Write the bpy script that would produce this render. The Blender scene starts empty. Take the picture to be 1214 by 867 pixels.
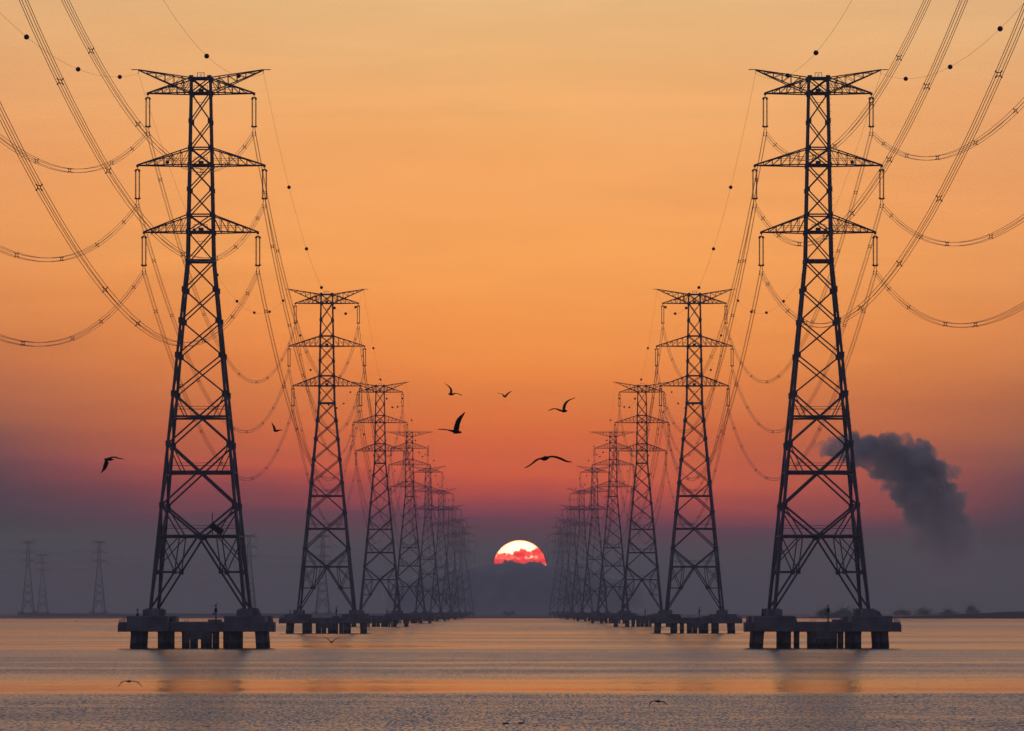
import bpy, bmesh, math, random
from mathutils import Vector, Matrix, noise
random.seed(7)
SC = bpy.context.scene
R = math.radians
F = 5000.0            # focal length in pixels of the 1214 px wide photograph
EYE = 4.85            # camera height above the water
HY = 725.0            # eye level row

# ------------------------------------------------------------------ camera
cam = bpy.data.cameras.new('camera')
cam_o = bpy.data.objects.new('camera', cam)
SC.collection.objects.link(cam_o)
cam_o.location = (0, 0, EYE)
cam_o.rotation_euler = (R(90), 0, 0)
cam.sensor_fit = 'HORIZONTAL'; cam.sensor_width = 36
cam.lens = F / 1214 * 36
cam.shift_y = (HY - 433.5) / 1214
cam.clip_start = 0.5; cam.clip_end = 40000
SC.camera = cam_o

# ------------------------------------------------------------------ exposure
SC.view_settings.view_transform = 'Standard'
SC.view_settings.look = 'None'
SC.view_settings.exposure = 0
SC.view_settings.gamma = 1
SC.view_settings.use_curve_mapping = False
SC.cycles.volume_bounces = 6
SC.cycles.max_bounces = 8
SC.cycles.transparent_max_bounces = 12
SC.cycles.use_denoising = True

# ------------------------------------------------------------------ sky
def nd(nt, typ, **kw):
    n = nt.nodes.new(typ)
    for k, v in kw.items():
        if k == 'ins':
            for i, x in v.items(): n.inputs[i].default_value = x
        else: setattr(n, k, v)
    return n
def mth(nt, op, a, b=None, c=None, clamp=False):
    n = nt.nodes.new('ShaderNodeMath'); n.operation = op; n.use_clamp = clamp
    for i, x in enumerate((a, b, c)):
        if x is None: continue
        if isinstance(x, (int, float)): n.inputs[i].default_value = x
        else: nt.links.new(x, n.inputs[i])
    return n.outputs[0]

# colours of the dusk sky by elevation (radians), behind the haze: towards the sun, and off to its sides
SKY = [
 (0.0090, (0.0950, 0.0880, 0.1020)),
 (0.0160, (0.1153, 0.0869, 0.0985)),
 (0.0200, (0.1762, 0.0676, 0.0839)),
 (0.0230, (0.2353, 0.0616, 0.0948)),
 (0.0260, (0.4532, 0.0762, 0.0791)),
 (0.0290, (0.7267, 0.1043, 0.0603)),
 (0.0330, (0.9338, 0.1477, 0.0475)),
 (0.0370, (0.8836, 0.1540, 0.0495)),
 (0.0430, (0.9280, 0.1888, 0.0417)),
 (0.0490, (0.9704, 0.2582, 0.0559)),
 (0.0550, (1.0489, 0.2927, 0.0579)),
 (0.0630, (1.0779, 0.3422, 0.0702)),
 (0.0730, (1.0728, 0.3809, 0.0858)),
 (0.0850, (1.1010, 0.4293, 0.1076)),
 (0.1050, (1.0241, 0.4404, 0.1362)),
 (0.1210, (0.9932, 0.4803, 0.1701)),
 (0.1330, (0.9097, 0.4945, 0.1998)),
 (0.1450, (0.8882, 0.5257, 0.2370)),
]
SKY_SIDE = [
 (0.0090, (0.0900, 0.0880, 0.1020)),
 (0.0160, (0.0825, 0.0802, 0.0890)),
 (0.0200, (0.0721, 0.0623, 0.0707)),
 (0.0230, (0.0868, 0.0601, 0.0796)),
 (0.0260, (0.1018, 0.0564, 0.0774)),
 (0.0290, (0.1370, 0.0607, 0.0797)),
 (0.0330, (0.2438, 0.0816, 0.0862)),
 (0.0370, (0.3072, 0.1028, 0.0767)),
 (0.0430, (0.4503, 0.1401, 0.0769)),
 (0.0490, (0.5330, 0.1594, 0.0701)),
 (0.0550, (0.6304, 0.1907, 0.0666)),
 (0.0630, (0.8059, 0.2582, 0.0758)),
 (0.0730, (0.8821, 0.3054, 0.0858)),
 (0.0850, (0.9516, 0.3715, 0.1116)),
 (0.1050, (0.9300, 0.3850, 0.1350)),
 (0.1210, (0.9000, 0.4200, 0.1650)),
 (0.1330, (0.8600, 0.4500, 0.1950)),
 (0.1450, (0.8200, 0.4700, 0.2200)),
]
W = bpy.data.worlds.new('World'); SC.world = W; W.use_nodes = True
nt = W.node_tree; nt.nodes.clear()
wo = nd(nt, 'ShaderNodeOutputWorld'); bg = nd(nt, 'ShaderNodeBackground')
nt.links.new(bg.outputs[0], wo.inputs[0])
tc = nd(nt, 'ShaderNodeTexCoord')
sx = nd(nt, 'ShaderNodeSeparateXYZ'); nt.links.new(tc.outputs['Generated'], sx.inputs[0])
X_, Y_, Z_ = sx.outputs
x2 = mth(nt, 'MULTIPLY', X_, X_)
side = mth(nt, 'POWER', mth(nt, 'MULTIPLY', x2, 67.85, clamp=True), 0.88)
skew = mth(nt, 'MULTIPLY', X_, 0.020)
skew = mth(nt, 'MAXIMUM', mth(nt, 'MINIMUM', skew, 0.004), -0.004)
# soft high haze streaks
mp = nd(nt, 'ShaderNodeMapping'); mp.inputs['Scale'].default_value = (9, 9, 70)
nt.links.new(tc.outputs['Generated'], mp.inputs[0])
no = nd(nt, 'ShaderNodeTexNoise'); no.inputs['Scale'].default_value = 1.0; no.inputs['Detail'].default_value = 4
nt.links.new(mp.outputs[0], no.inputs['Vector'])
wob = mth(nt, 'MULTIPLY', mth(nt, 'SUBTRACT', no.outputs['Fac'], 0.5), 0.015)
e = mth(nt, 'ADD', Z_, mth(nt, 'ADD', skew, wob))
lo, hi = SKY[0][0], SKY[-1][0]
fac = mth(nt, 'DIVIDE', mth(nt, 'SUBTRACT', e, lo), hi - lo, clamp=True)
def sky_ramp(tab):
    rp = nd(nt, 'ShaderNodeValToRGB'); cr = rp.color_ramp; cr.interpolation = 'LINEAR'
    while len(cr.elements) > 1: cr.elements.remove(cr.elements[-1])
    cr.elements[0].position = 0; cr.elements[0].color = tab[0][1] + (1,)
    for p, c in tab[1:]:
        el = cr.elements.new((p - lo) / (hi - lo)); el.color = c + (1,)
    nt.links.new(fac, rp.inputs[0]); return rp.outputs[0]
ramp = nd(nt, 'ShaderNodeMix', data_type='RGBA')
nt.links.new(side, ramp.inputs[0]); nt.links.new(sky_ramp(SKY), ramp.inputs[6]); nt.links.new(sky_ramp(SKY_SIDE), ramp.inputs[7])
# upper sky, pale peach fading to slate blue overhead
up = nd(nt, 'ShaderNodeValToRGB'); cu = up.color_ramp
UP = [(0.0, SKY[-1][1]), (0.035, (0.44, 0.38, 0.345)), (0.10, (0.215, 0.225, 0.295)), (1.0, (0.07, 0.09, 0.15))]
cu.elements[0].position = 0; cu.elements[0].color = UP[0][1] + (1,)
cu.elements[1].position = 1; cu.elements[1].color = UP[3][1] + (1,)
for p, c in UP[1:3]:
    el = cu.elements.new(p); el.color = c + (1,)
nt.links.new(mth(nt, 'DIVIDE', mth(nt, 'SUBTRACT', Z_, hi), 1 - hi, clamp=True), up.inputs[0])
m1 = nd(nt, 'ShaderNodeMix', data_type='RGBA')
nt.links.new(mth(nt, 'GREATER_THAN', Z_, hi), m1.inputs[0])
nt.links.new(ramp.outputs[2], m1.inputs[6]); nt.links.new(up.outputs[0], m1.inputs[7])
# away from the sun the dusk sky turns slate violet
m2 = nd(nt, 'ShaderNodeMix', data_type='RGBA')
back = nd(nt, 'ShaderNodeMapRange', interpolation_type='SMOOTHSTEP')
nt.links.new(Y_, back.inputs[0]); back.inputs[1].default_value = 0.85; back.inputs[2].default_value = -0.2
nt.links.new(back.outputs[0], m2.inputs[0])
nt.links.new(m1.outputs[2], m2.inputs[6]); m2.inputs[7].default_value = (0.070, 0.068, 0.105, 1)
nt.links.new(m2.outputs[2], bg.inputs[0]); 
mp2 = nd(nt, 'ShaderNodeMapping'); mp2.inputs['Scale'].default_value = (14, 14, 110); mp2.inputs['Location'].default_value = (3, 1, 5)
nt.links.new(tc.outputs['Generated'], mp2.inputs[0])
no2 = nd(nt, 'ShaderNodeTexNoise'); no2.inputs['Scale'].default_value = 1.0; no2.inputs['Detail'].default_value = 6; no2.inputs['Roughness'].default_value = .6; no2.inputs['Distortion'].default_value = .6
nt.links.new(mp2.outputs[0], no2.inputs['Vector'])
nt.links.new(mth(nt, 'ADD', 1.0, mth(nt, 'MULTIPLY', mth(nt, 'SUBTRACT', no2.outputs['Fac'], .5), .22)), bg.inputs[1])

# ------------------------------------------------------------------ sun lamp (low, behind the cloud bank)
SUN_EL = math.atan2(725 - 672, F); SUN_AZ = math.atan2(616 - 607, F)
sl = bpy.data.lights.new('sun_lamp', 'SUN'); sl.energy = 0.35; sl.angle = R(0.7); sl.color = (1, 0.42, 0.2)
so = bpy.data.objects.new('sun_lamp', sl); SC.collection.objects.link(so)
d = Vector((math.sin(SUN_AZ), math.cos(SUN_AZ), math.tan(SUN_EL)))
so.rotation_euler = d.to_track_quat('Z', 'Y').to_euler()
so.location = (0, 50, 200)

# ------------------------------------------------------------------ helpers
def px(x, y, D):
    return Vector(((x - 607) * D / F, D, EYE + (HY - y) * D / F))

class MB:
    TH = 1.0
    def __init__(s): s.v = []; s.f = []; s.sm = []
    def tube(s, p, q, r0, r1=None, n=6, caps=True):
        r1 = r0 if r1 is None else r1
        r0 *= MB.TH; r1 *= MB.TH
        p = Vector(p); q = Vector(q); a = (q - p)
        if a.length < 1e-6: return
        a.normalize()
        u = a.orthogonal() if abs(a.z) > .95 else a.cross(Vector((0, 0, 1)))
        u.normalize(); w = a.cross(u)
        b = len(s.v)
        for c, r in ((p, r0), (q, r1)):
            for k in range(n):
                t = 2 * math.pi * (k + .5) / n
                s.v.append(c + u * (r * math.cos(t)) + w * (r * math.sin(t)))
        for k in range(n):
            j = (k + 1) % n
            s.f.append((b + k, b + j, b + n + j, b + n + k))
        if caps:
            s.f.append(tuple(b + k for k in range(n))[::-1]); s.f.append(tuple(b + n + k for k in range(n)))
    def box(s, c, h, rz=0.0, bevel=0.0, rot=None):
        M = rot if rot is not None else Matrix.Rotation(rz, 3, 'Z')
        c = Vector(c)
        if bevel <= 0:
            b = len(s.v)
            for z in (-1, 1):
                for x, y in ((-1, -1), (1, -1), (1, 1), (-1, 1)):
                    s.v.append(c + M @ Vector((x * h[0], y * h[1], z * h[2])))
            for f in ((3, 2, 1, 0), (4, 5, 6, 7), (0, 1, 5, 4), (1, 2, 6, 5), (2, 3, 7, 6), (3, 0, 4, 7)):
                s.f.append(tuple(b + i for i in f))
            return
        bm = bmesh.new(); bmesh.ops.create_cube(bm, size=2)
        for v in bm.verts: v.co = Vector((v.co.x * h[0], v.co.y * h[1], v.co.z * h[2]))
        bmesh.ops.bevel(bm, geom=list(bm.edges), offset=bevel, segments=1, affect='EDGES')
        b = len(s.v); bm.verts.ensure_lookup_table()
        for v in bm.verts: s.v.append(c + M @ v.co)
        for f in bm.faces: s.f.append(tuple(b + v.index for v in f.verts))
        bm.free()
    def lathe(s, base, prof, n=8, axis=None):
        b = len(s.v); base = Vector(base)
        for r, z in prof:
            for k in range(n):
                t = 2 * math.pi * k / n
                s.v.append(base + Vector((r * math.cos(t), r * math.sin(t), z)))
        for i in range(len(prof) - 1):
            for k in range(n):
                j = (k + 1) % n
                s.f.append((b + i * n + k, b + i * n + j, b + (i + 1) * n + j, b + (i + 1) * n + k))
        s.f.append(tuple(b + k for k in range(n))[::-1]); m = b + (len(prof) - 1) * n
        s.f.append(tuple(m + k for k in range(n)))
    def ico(s, c, r, sub=1, sc=(1, 1, 1)):
        bm = bmesh.new(); bmesh.ops.create_icosphere(bm, subdivisions=sub, radius=r)
        b = len(s.v); c = Vector(c); bm.verts.ensure_lookup_table()
        for v in bm.verts: s.v.append(c + Vector((v.co.x * sc[0], v.co.y * sc[1], v.co.z * sc[2])))
        for f in bm.faces: s.f.append(tuple(b + v.index for v in f.verts))
        bm.free()
    def path(s, pts, r, n=5):
        b = len(s.v); m = len(pts)
        for i, p in enumerate(pts):
            a = (pts[min(i + 1, m - 1)] - pts[max(i - 1, 0)]).normalized()
            u = a.cross(Vector((0, 0, 1))).normalized(); w = a.cross(u)
            for k in range(n):
                t = 2 * math.pi * k / n
                s.v.append(p + u * (r * math.cos(t)) + w * (r * math.sin(t)))
        for i in range(m - 1):
            for k in range(n):
                j = (k + 1) % n
                s.f.append((b + i * n + k, b + i * n + j, b + (i + 1) * n + j, b + (i + 1) * n + k))
    def mesh(s, name, mat, smooth=False):
        me = bpy.data.meshes.new(name); me.from_pydata([tuple(v) for v in s.v], [], s.f)
        me.materials.append(mat)
        if smooth:
            for p in me.polygons: p.use_smooth = True
        me.update(); return me
    def build(s, name, mat, parent=None, smooth=False):
        return link(name, s.mesh(name, mat, smooth), parent)

def link(name, data, parent=None, loc=None):
    o = bpy.data.objects.new(name, data); SC.collection.objects.link(o)
    if parent: o.parent = parent
    if loc is not None: o.location = loc
    return o
def tag(o, label=None, cat=None, group=None, kind=None):
    if label: o['label'] = label
    if cat: o['category'] = cat
    if group: o['group'] = group
    if kind: o['kind'] = kind
    return o
def copy_tree(o, parent=None):
    c = o.copy(); SC.collection.objects.link(c); c.parent = parent
    for ch in KIDS.get(o, []): 
        KIDS.setdefault(c, []).append(copy_tree(ch, c))
    return c
KIDS = {}
def kid(parent, o):
    KIDS.setdefault(parent, []).append(o); return o

# ------------------------------------------------------------------ materials
def pmat(name, col, rough=.6, metal=0.0, var=.25, scale=2.0, bump=0.0, col2=None):
    m = bpy.data.materials.new(name); m.use_nodes = True; t = m.node_tree
    b = t.nodes['Principled BSDF']; b.inputs['Roughness'].default_value = rough; b.inputs['Metallic'].default_value = metal
    tc = nd(t, 'ShaderNodeTexCoord'); n = nd(t, 'ShaderNodeTexNoise'); n.inputs['Scale'].default_value = scale
    n.inputs['Detail'].default_value = 6; t.links.new(tc.outputs['Object'], n.inputs['Vector'])
    mx = nd(t, 'ShaderNodeMix', data_type='RGBA')
    mr = nd(t, 'ShaderNodeMapRange'); mr.inputs[1].default_value = .35; mr.inputs[2].default_value = .65
    t.links.new(n.outputs['Fac'], mr.inputs[0]); t.links.new(mr.outputs[0], mx.inputs[0])
    c2 = col2 or tuple(c * (1 - var) for c in col)
    mx.inputs[6].default_value = tuple(col) + (1,); mx.inputs[7].default_value = tuple(c2) + (1,)
    t.links.new(mx.outputs[2], b.inputs['Base Color'])
    if bump:
        bp = nd(t, 'ShaderNodeBump'); bp.inputs['Strength'].default_value = bump; bp.inputs['Distance'].default_value = .05
        t.links.new(n.outputs['Fac'], bp.inputs['Height']); t.links.new(bp.outputs[0], b.inputs['Normal'])
    return m
STEEL = pmat('galvanised_steel', (.19, .19, .24), .6, .1, .35, 1.5)
CONC = pmat('weathered_concrete', (.38, .37, .40), .9, 0, .45, .6, .4, (.24, .23, .25))
PILE = pmat('wet_concrete_pile', (.30, .29, .31), .8, 0, .5, .9, .4, (.17, .17, .18))
def tide_stain(mat):
    t = mat.node_tree; b = t.nodes['Principled BSDF']; src = b.inputs['Base Color'].links[0].from_socket
    g = nd(t, 'ShaderNodeNewGeometry'); s_ = nd(t, 'ShaderNodeSeparateXYZ'); t.links.new(g.outputs['Position'], s_.inputs[0])
    n = nd(t, 'ShaderNodeTexNoise'); n.inputs['Scale'].default_value = 1.8; n.inputs['Detail'].default_value = 5; t.links.new(g.outputs['Position'], n.inputs['Vector'])
    mr = nd(t, 'ShaderNodeMapRange', interpolation_type='SMOOTHSTEP'); t.links.new(mth(t, 'ADD', s_.outputs[2], mth(t, 'MULTIPLY', n.outputs['Fac'], .9)), mr.inputs[0])
    mr.inputs[1].default_value = .95; mr.inputs[2].default_value = 1.35
    mx = nd(t, 'ShaderNodeMix', data_type='RGBA'); t.links.new(mr.outputs[0], mx.inputs[0]); mx.inputs[6].default_value = (.05, .055, .05, 1)
    t.links.new(src, mx.inputs[7]); t.links.new(mx.outputs[2], b.inputs['Base Color'])
tide_stain(PILE)
WIRE = pmat('aluminium_wire', (.18, .18, .21), .6, .2, .2, 1)
GLASSY = pmat('porcelain_insulator', (.07, .055, .05), .25, 0, .2, 3)
BALL = pmat('marker_ball_paint', (.09, .03, .03), .5, 0, .4, 2)
RUBBER = pmat('dark_equipment_paint', (.05, .05, .055), .6, 0, .3, 4)
PANEL = pmat('solar_cell', (.012, .014, .03), .15, 0, .3, 6)
BEAC = bpy.data.materials.new('beacon_glass'); BEAC.use_nodes = True
_b = BEAC.node_tree.nodes['Principled BSDF']; _b.inputs['Base Color'].default_value = (.6, .62, .65, 1)
_b.inputs['Emission Color'].default_value = (1, .95, .85, 1); _b.inputs['Emission Strength'].default_value = .3
TARP = pmat('grey_tarpaulin', (.30, .30, .34), .8, 0, .2, 2)
GULL = pmat('dark_plumage', (.02, .02, .022), .7, 0, .4, 9)
PALE = pmat('pale_plumage', (.7, .68, .68), .7, 0, .4, 9)
MUD = pmat('mudflat', (.30, .28, .27), .9, 0, .4, .01)
LAND = pmat('dike_scrub', (.06, .065, .05), .95, 0, .4, .05)
LEAF = pmat('foliage', (.04, .05, .03), .9, 0, .4, .3)
BARK = pmat('bark', (.05, .04, .035), .9, 0, .3, .5)

# water: calm streaks and wind-ruffled patches
WAVE = 0.24
WATER = bpy.data.materials.new('lake_water'); WATER.use_nodes = True; t = WATER.node_tree
pb = t.nodes['Principled BSDF']
pb.inputs['Base Color'].default_value = (.012, .018, .026, 1); pb.inputs['IOR'].default_value = 1.333
geo = nd(t, 'ShaderNodeNewGeometry'); sp = nd(t, 'ShaderNodeSeparateXYZ'); t.links.new(geo.outputs['Position'], sp.inputs[0])
def wnoise(sxx, syy, detail=3, off=0.0, rough=.55):
    m = nd(t, 'ShaderNodeMapping'); m.inputs['Scale'].default_value = (sxx, syy, 1); m.inputs['Location'].default_value = (off, off * 1.7, 0)
    t.links.new(geo.outputs['Position'], m.inputs[0])
    n = nd(t, 'ShaderNodeTexNoise'); n.inputs['Scale'].default_value = 1; n.inputs['Detail'].default_value = detail
    n.inputs['Roughness'].default_value = rough
    t.links.new(m.outputs[0], n.inputs['Vector']); return n.outputs['Fac']
Yp, Xp = sp.outputs[1], sp.outputs[0]
# ruffle mask in log distance, so wind streaks of similar look lie near and far
lg = mth(t, 'LOGARITHM', mth(t, 'MAXIMUM', Yp, 20.0), 2.718)
cmb = nd(t, 'ShaderNodeCombineXYZ')
t.links.new(mth(t, 'MULTIPLY', Xp, .011), cmb.inputs[0]); t.links.new(mth(t, 'MULTIPLY', lg, 15.0), cmb.inputs[1])
ns = nd(t, 'ShaderNodeTexNoise'); ns.inputs['Scale'].default_value = 1.0; ns.inputs['Detail'].default_value = 5; ns.inputs['Roughness'].default_value = .65
t.links.new(cmb.outputs[0], ns.inputs['Vector'])
# the distance profile: which belts are calm (0) or ruffled (1)
edge = mth(t, 'MULTIPLY', Yp, mth(t, 'ADD', 1.0, mth(t, 'MULTIPLY', mth(t, 'SUBTRACT', wnoise(.03, .012, 5, 3.1, .65), .5), .085)))
prof = nd(t, 'ShaderNodeValToRGB'); pc = prof.color_ramp; pc.interpolation = 'LINEAR'
PROF = [(150, .86), (241, .86), (256, .14), (280, .08), (292, .16), (304, .50), (318, .62), (350, .86), (362, .45), (370, .84), (392, .84), (402, .30), (410, .72), (470, .80), (530, .70), (560, .40), (585, .12), (620, .5), (680, .55), (720, .2), (760, .6), (850, .5), (950, .2), (1050, .6), (1400, .62), (1700, .35), (1900, .7), (2250, .65), (2500, .1), (2850, .1)]
lo_, hi_ = 150.0, 2850.0
def lp(v): return (math.log(v) - math.log(lo_)) / (math.log(hi_) - math.log(lo_))
t.links.new(mth(t, 'DIVIDE', mth(t, 'SUBTRACT', mth(t, 'LOGARITHM', mth(t, 'MAXIMUM', edge, 20.0), 2.718282), math.log(lo_)), math.log(hi_) - math.log(lo_), clamp=True), prof.inputs[0])
while len(pc.elements) > 1: pc.elements.remove(pc.elements[-1])
pc.elements[0].position = 0; pc.elements[0].color = (PROF[0][1],) * 3 + (1,)
for v, c in PROF[1:]:
    el = pc.elements.new(lp(v)); el.color = (c, c, c, 1)
ruf = mth(t, 'ADD', prof.outputs[0], mth(t, 'MULTIPLY', mth(t, 'SUBTRACT', ns.outputs['Fac'], .5), 1.5))
ruf = mth(t, 'MAXIMUM', mth(t, 'MINIMUM', ruf, 1.0), 0.03)
t.links.new(mth(t, 'ADD', mth(t, 'MULTIPLY', ruf, .11), .105), pb.inputs['Roughness'])
# wavelets: slopes facing the viewer, finer ones near, longer ones far
def slope(*layers):
    out = None
    for w_, (ax, ay, det, off) in layers:
        v = mth(t, 'MULTIPLY', wnoise(ax, ay, det, off, .6), w_)
        out = v if out is None else mth(t, 'ADD', out, v)
    return out
ny = slope((.62, (7.0, .80, 2, 0.0)), (.28, (2.6, .35, 3, 7.0)), (.10, (.35, .04, 3, 4.0)))
nx = slope((.6, (2.6, .5, 2, 11.0)), (.4, (.7, .2, 2, 17.0)))
nyr = nd(t, 'ShaderNodeMapRange'); t.links.new(ny, nyr.inputs[0])
nyr.inputs[1].default_value = .40; nyr.inputs[2].default_value = .62; nyr.inputs[3].default_value = 0; nyr.inputs[4].default_value = 1
nyp = mth(t, 'POWER', nyr.outputs[0], 1.4)
cn = nd(t, 'ShaderNodeCombineXYZ')
t.links.new(mth(t, 'MULTIPLY', mth(t, 'SUBTRACT', nx, .5), mth(t, 'MULTIPLY', ruf, .30)), cn.inputs[0])
rip = mth(t, 'ADD', .003, mth(t, 'MULTIPLY', wnoise(.10, .05, 4, 23.0, .65), .016))
t.links.new(mth(t, 'SUBTRACT', mth(t, 'MULTIPLY', mth(t, 'MULTIPLY', nyp, ruf), -WAVE), rip), cn.inputs[1])
cn.inputs[2].default_value = 1.0
nn_ = nd(t, 'ShaderNodeVectorMath', operation='NORMALIZE'); t.links.new(cn.outputs[0], nn_.inputs[0])
t.links.new(nn_.outputs[0], pb.inputs['Normal'])

# ------------------------------------------------------------------ the setting
def sheet(name, x0, x1, ys, z, mat, kind='structure', nx=2):
    v = []; f = []
    for y in ys:
        for i in range(nx): v.append((x0 + (x1 - x0) * i / (nx - 1), y, z))
    for j in range(len(ys) - 1):
        for i in range(nx - 1):
            a = j * nx + i; f.append((a, a + 1, a + nx + 1, a + nx))
    me = bpy.data.meshes.new(name); me.from_pydata(v, [], f); me.materials.append(mat)
    return tag(link(name, me), kind=kind)
BX, BY0, BY1 = 1480.0, -60.0, 8000.0
sheet('water', -1460, 1460, [-40, 400, 1200, 2500, 4200], 0.0, WATER)
# tidal flat beyond the open water
m = MB(); nseg = 240
for i in range(nseg + 1):
    x = -1460 + 2920 * i / nseg
    w_ = 18 * noise.noise(Vector((x * .004, 1.3, 0))) + 30
    for (dy, z) in ((0, -.3), (w_, .12), (500, .2), (5050, .25)):
        m.v.append(Vector((x, 2855 + w_ * .5 + dy, z)))
for i in range(nseg):
    for j in range(3):
        a = i * 4 + j; m.f.append((a, a + 4, a + 5, a + 1))
tag(m.build('tidal_flat', MUD), kind='structure')

# low causeway / dike on the right and a lower spit on the left
def dike(name, x0, x1, y, hgt, seed, mat=LAND, taper=60):
    m = MB(); n = 160
    for i in range(n + 1):
        x = x0 + (x1 - x0) * i / n
        k = min(1, (x - x0) / taper + .02, (x1 - x) / taper + .02)
        k = max(k, .03)
        h = hgt * k * (1 + .22 * noise.noise(Vector((x * .03, seed, 0))) + .1 * noise.noise(Vector((x * .15, seed, 4))))
        for dy, z in ((-14, -.2), (-7, h * .8), (-2, h), (6, h), (40, -.2)):
            m.v.append(Vector((x, y + dy, z)))
    for i in range(n):
        for j in range(4):
            a = i * 5 + j; m.f.append((a, a + 5, a + 6, a + 1))
    return tag(m.build(name, mat), kind='structure')
dike('causeway', 235, 1400, 2900, 4.6, 2.2, taper=110)
dike('spit', -470, -70, 3900, 3.0, 5.1, MUD, taper=40)

# ------------------------------------------------------------------ pylon design (metres, z above water)
Z0 = 5.2
def hw(z, base=6.25):                     # half width of the body
    tb = [(Z0, base), (52.0, 1.75), (55.9, 1.7), (58.2, 1.63), (64.9, 1.5), (67.2, 1.42), (74.6, 1.3), (79.5, 1.24)]
    for (a, wa), (b, wb) in zip(tb, tb[1:]):
        if z <= b: return wa + (wb - wa) * (z - a) / (b - a)
    return tb[-1][1]

def face_bars(m, z0, z1, r, base, centre=None, sub=False, n=6):
    """X bracing on the four faces between two levels"""
    a, b = hw(z0, base), hw(z1, base)
    for s in (-1, 1):
        for ax in (0, 1):
            def P(u, z, w):
                return Vector((u * w, s * w, z)) if ax == 0 else Vector((s * w, u * w, z))
            m.tube(P(-1, z0, a), P(1, z1, b), r, n=n); m.tube(P(1, z0, a), P(-1, z1, b), r, n=n)
            if sub:
                zc = z0 + (z1 - z0) * a / (a + b); wc = hw(zc, base)
                m.tube(P(-1, zc, wc), P(1, zc, wc), r * 1.25, n=n)
                for u in (-1, 1):
                    m.tube(P(u, z1, b), P(u * .52, zc, wc), r * .6, n=n)
def ring(m, z, r, base):
    w = hw(z, base); c = [Vector((-w, -w, z)), Vector((w, -w, z)), Vector((w, w, z)), Vector((-w, w, z))]
    for i in range(4): m.tube(c[i], c[(i + 1) % 4], r)

def make_legs(base, top=76.6, thick=1.0):
    out = []
    for sx_, sy_ in ((-1, -1), (1, -1), (1, 1), (-1, 1)):
        m = MB(); zs = [Z0, 19.05, 34.05, 52.0, 64.9, top]
        rs = [.245, .23, .205, .175, .15, .125]
        for (a, b, r, r2) in zip(zs, zs[1:], rs, rs[1:]):
            wa, wb = hw(a, base), hw(b, base)
            m.tube((sx_ * wa, sy_ * wa, a), (sx_ * wb, sy_ * wb, b), r * thick, r2 * thick, n=10)
        for z in NODES:                       # gusset plates
            if z > top: continue
            w = hw(z, base); g = .42 if z < 50 else .33
            m.box((sx_ * (w - .06), sy_ * w, z), (g * .9, .04, g * .95))
            m.box((sx_ * w, sy_ * (w - .06), z), (.04, g * .9, g * .95))
        m.tube((sx_ * hw(Z0, base), sy_ * hw(Z0, base), Z0 - .12), (sx_ * hw(Z0, base), sy_ * hw(Z0, base), Z0 + .02), .6, n=12)
        if (sx_, sy_) == (1, -1):             # step bolts
            z = Z0 + 2
            while z < top - 2:
                w = hw(z, base); m.tube((w, -w, z), (w + .42, -w, z), .022, n=4); z += .9
        out.append(m)
    return out
NODES = [76.6, 74.6, 70.8, 67.2, 64.9, 61.6, 58.2, 55.9, 52.0, 48.1, 43.9, 39.25, 34.05, 27.3, 19.05]

def make_bracing(base, top=76.6, deadend=False):
    m = MB()
    lv = [76.6, 74.6, 70.8, 67.2, 64.9, 61.6, 58.2, 55.9, 52.0]
    if deadend: lv = [78.4, 76.5, 74.0, 71.7, 67.2, 64.9, 61.6, 58.2, 55.9, 52.0]
    for a, b in zip(lv[1:], lv): face_bars(m, a, b, .085, base)
    for z in lv:
        if z not in (70.8, 61.6): ring(m, z, .10, base)
    lv2 = [52.0, 48.1, 43.9, 39.25, 34.05]
    for a, b in zip(lv2[1:], lv2): face_bars(m, a, b, .095, base)
    ring(m, 52.0, .17, base)
    face_bars(m, 27.3, 34.05, .115, base, sub=True)
    face_bars(m, 19.05, 27.3, .125, base, sub=True)
    # inner rails of the two walkways
    # the big lower panel
    zt, zc, zh = 19.05, 14.95, 10.15
    wt, wc, wh_, wb = hw(zt, base), hw(zc, base), hw(zh, base), hw(Z0, base)
    for s in (-1, 1):
        for ax in (0, 1):
            def P(u, w, z):
                return Vector((u, s * w, z)) if ax == 0 else Vector((s * w, u, z))
            m.tube(P(-wc, wc, zc), P(wc, wc, zc), .15)
            for u in (-1, 1):
                hip = P(u * wh_ * .535, wh_, zh); mid = P(u * wc * .46, wc, zc)
                m.tube(P(u * wt, wt, zt), P(0, wc, zc), .14)
                m.tube(P(0, wc, zc), hip, .14)
                m.tube(hip, P(u * wb, wb, Z0), .14)
                m.tube(P(u * wt, wt, zt), mid, .09)
                m.tube(mid, hip, .085)
                m.tube(P(u * wc, wc, zc), hip, .085)
                m.tube(P(u * wh_, wh_, zh), hip, .09)
                m.tube(P(u * wh_ * 1.0, wh_, zh + 1.2), mid, .075)
                m.box(hip, (.3, .3, .3))
            m.box(P(0, wc, zc), (.42, .05, .42) if ax == 0 else (.05, .42, .42))
    # diaphragms
    for z in (31.0, 23.4, 14.95):
        w = hw(z, base)
        m.tube((-w, -w, z), (w, w, z), .06); m.tube((w, -w, z), (-w, w, z), .06)
        m.tube((-w, 0, z + 1.1), (w, 0, z + 1.1), .045); m.tube((-w, 0, z + 1.45), (w, 0, z + 1.45), .03)
    return m

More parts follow.
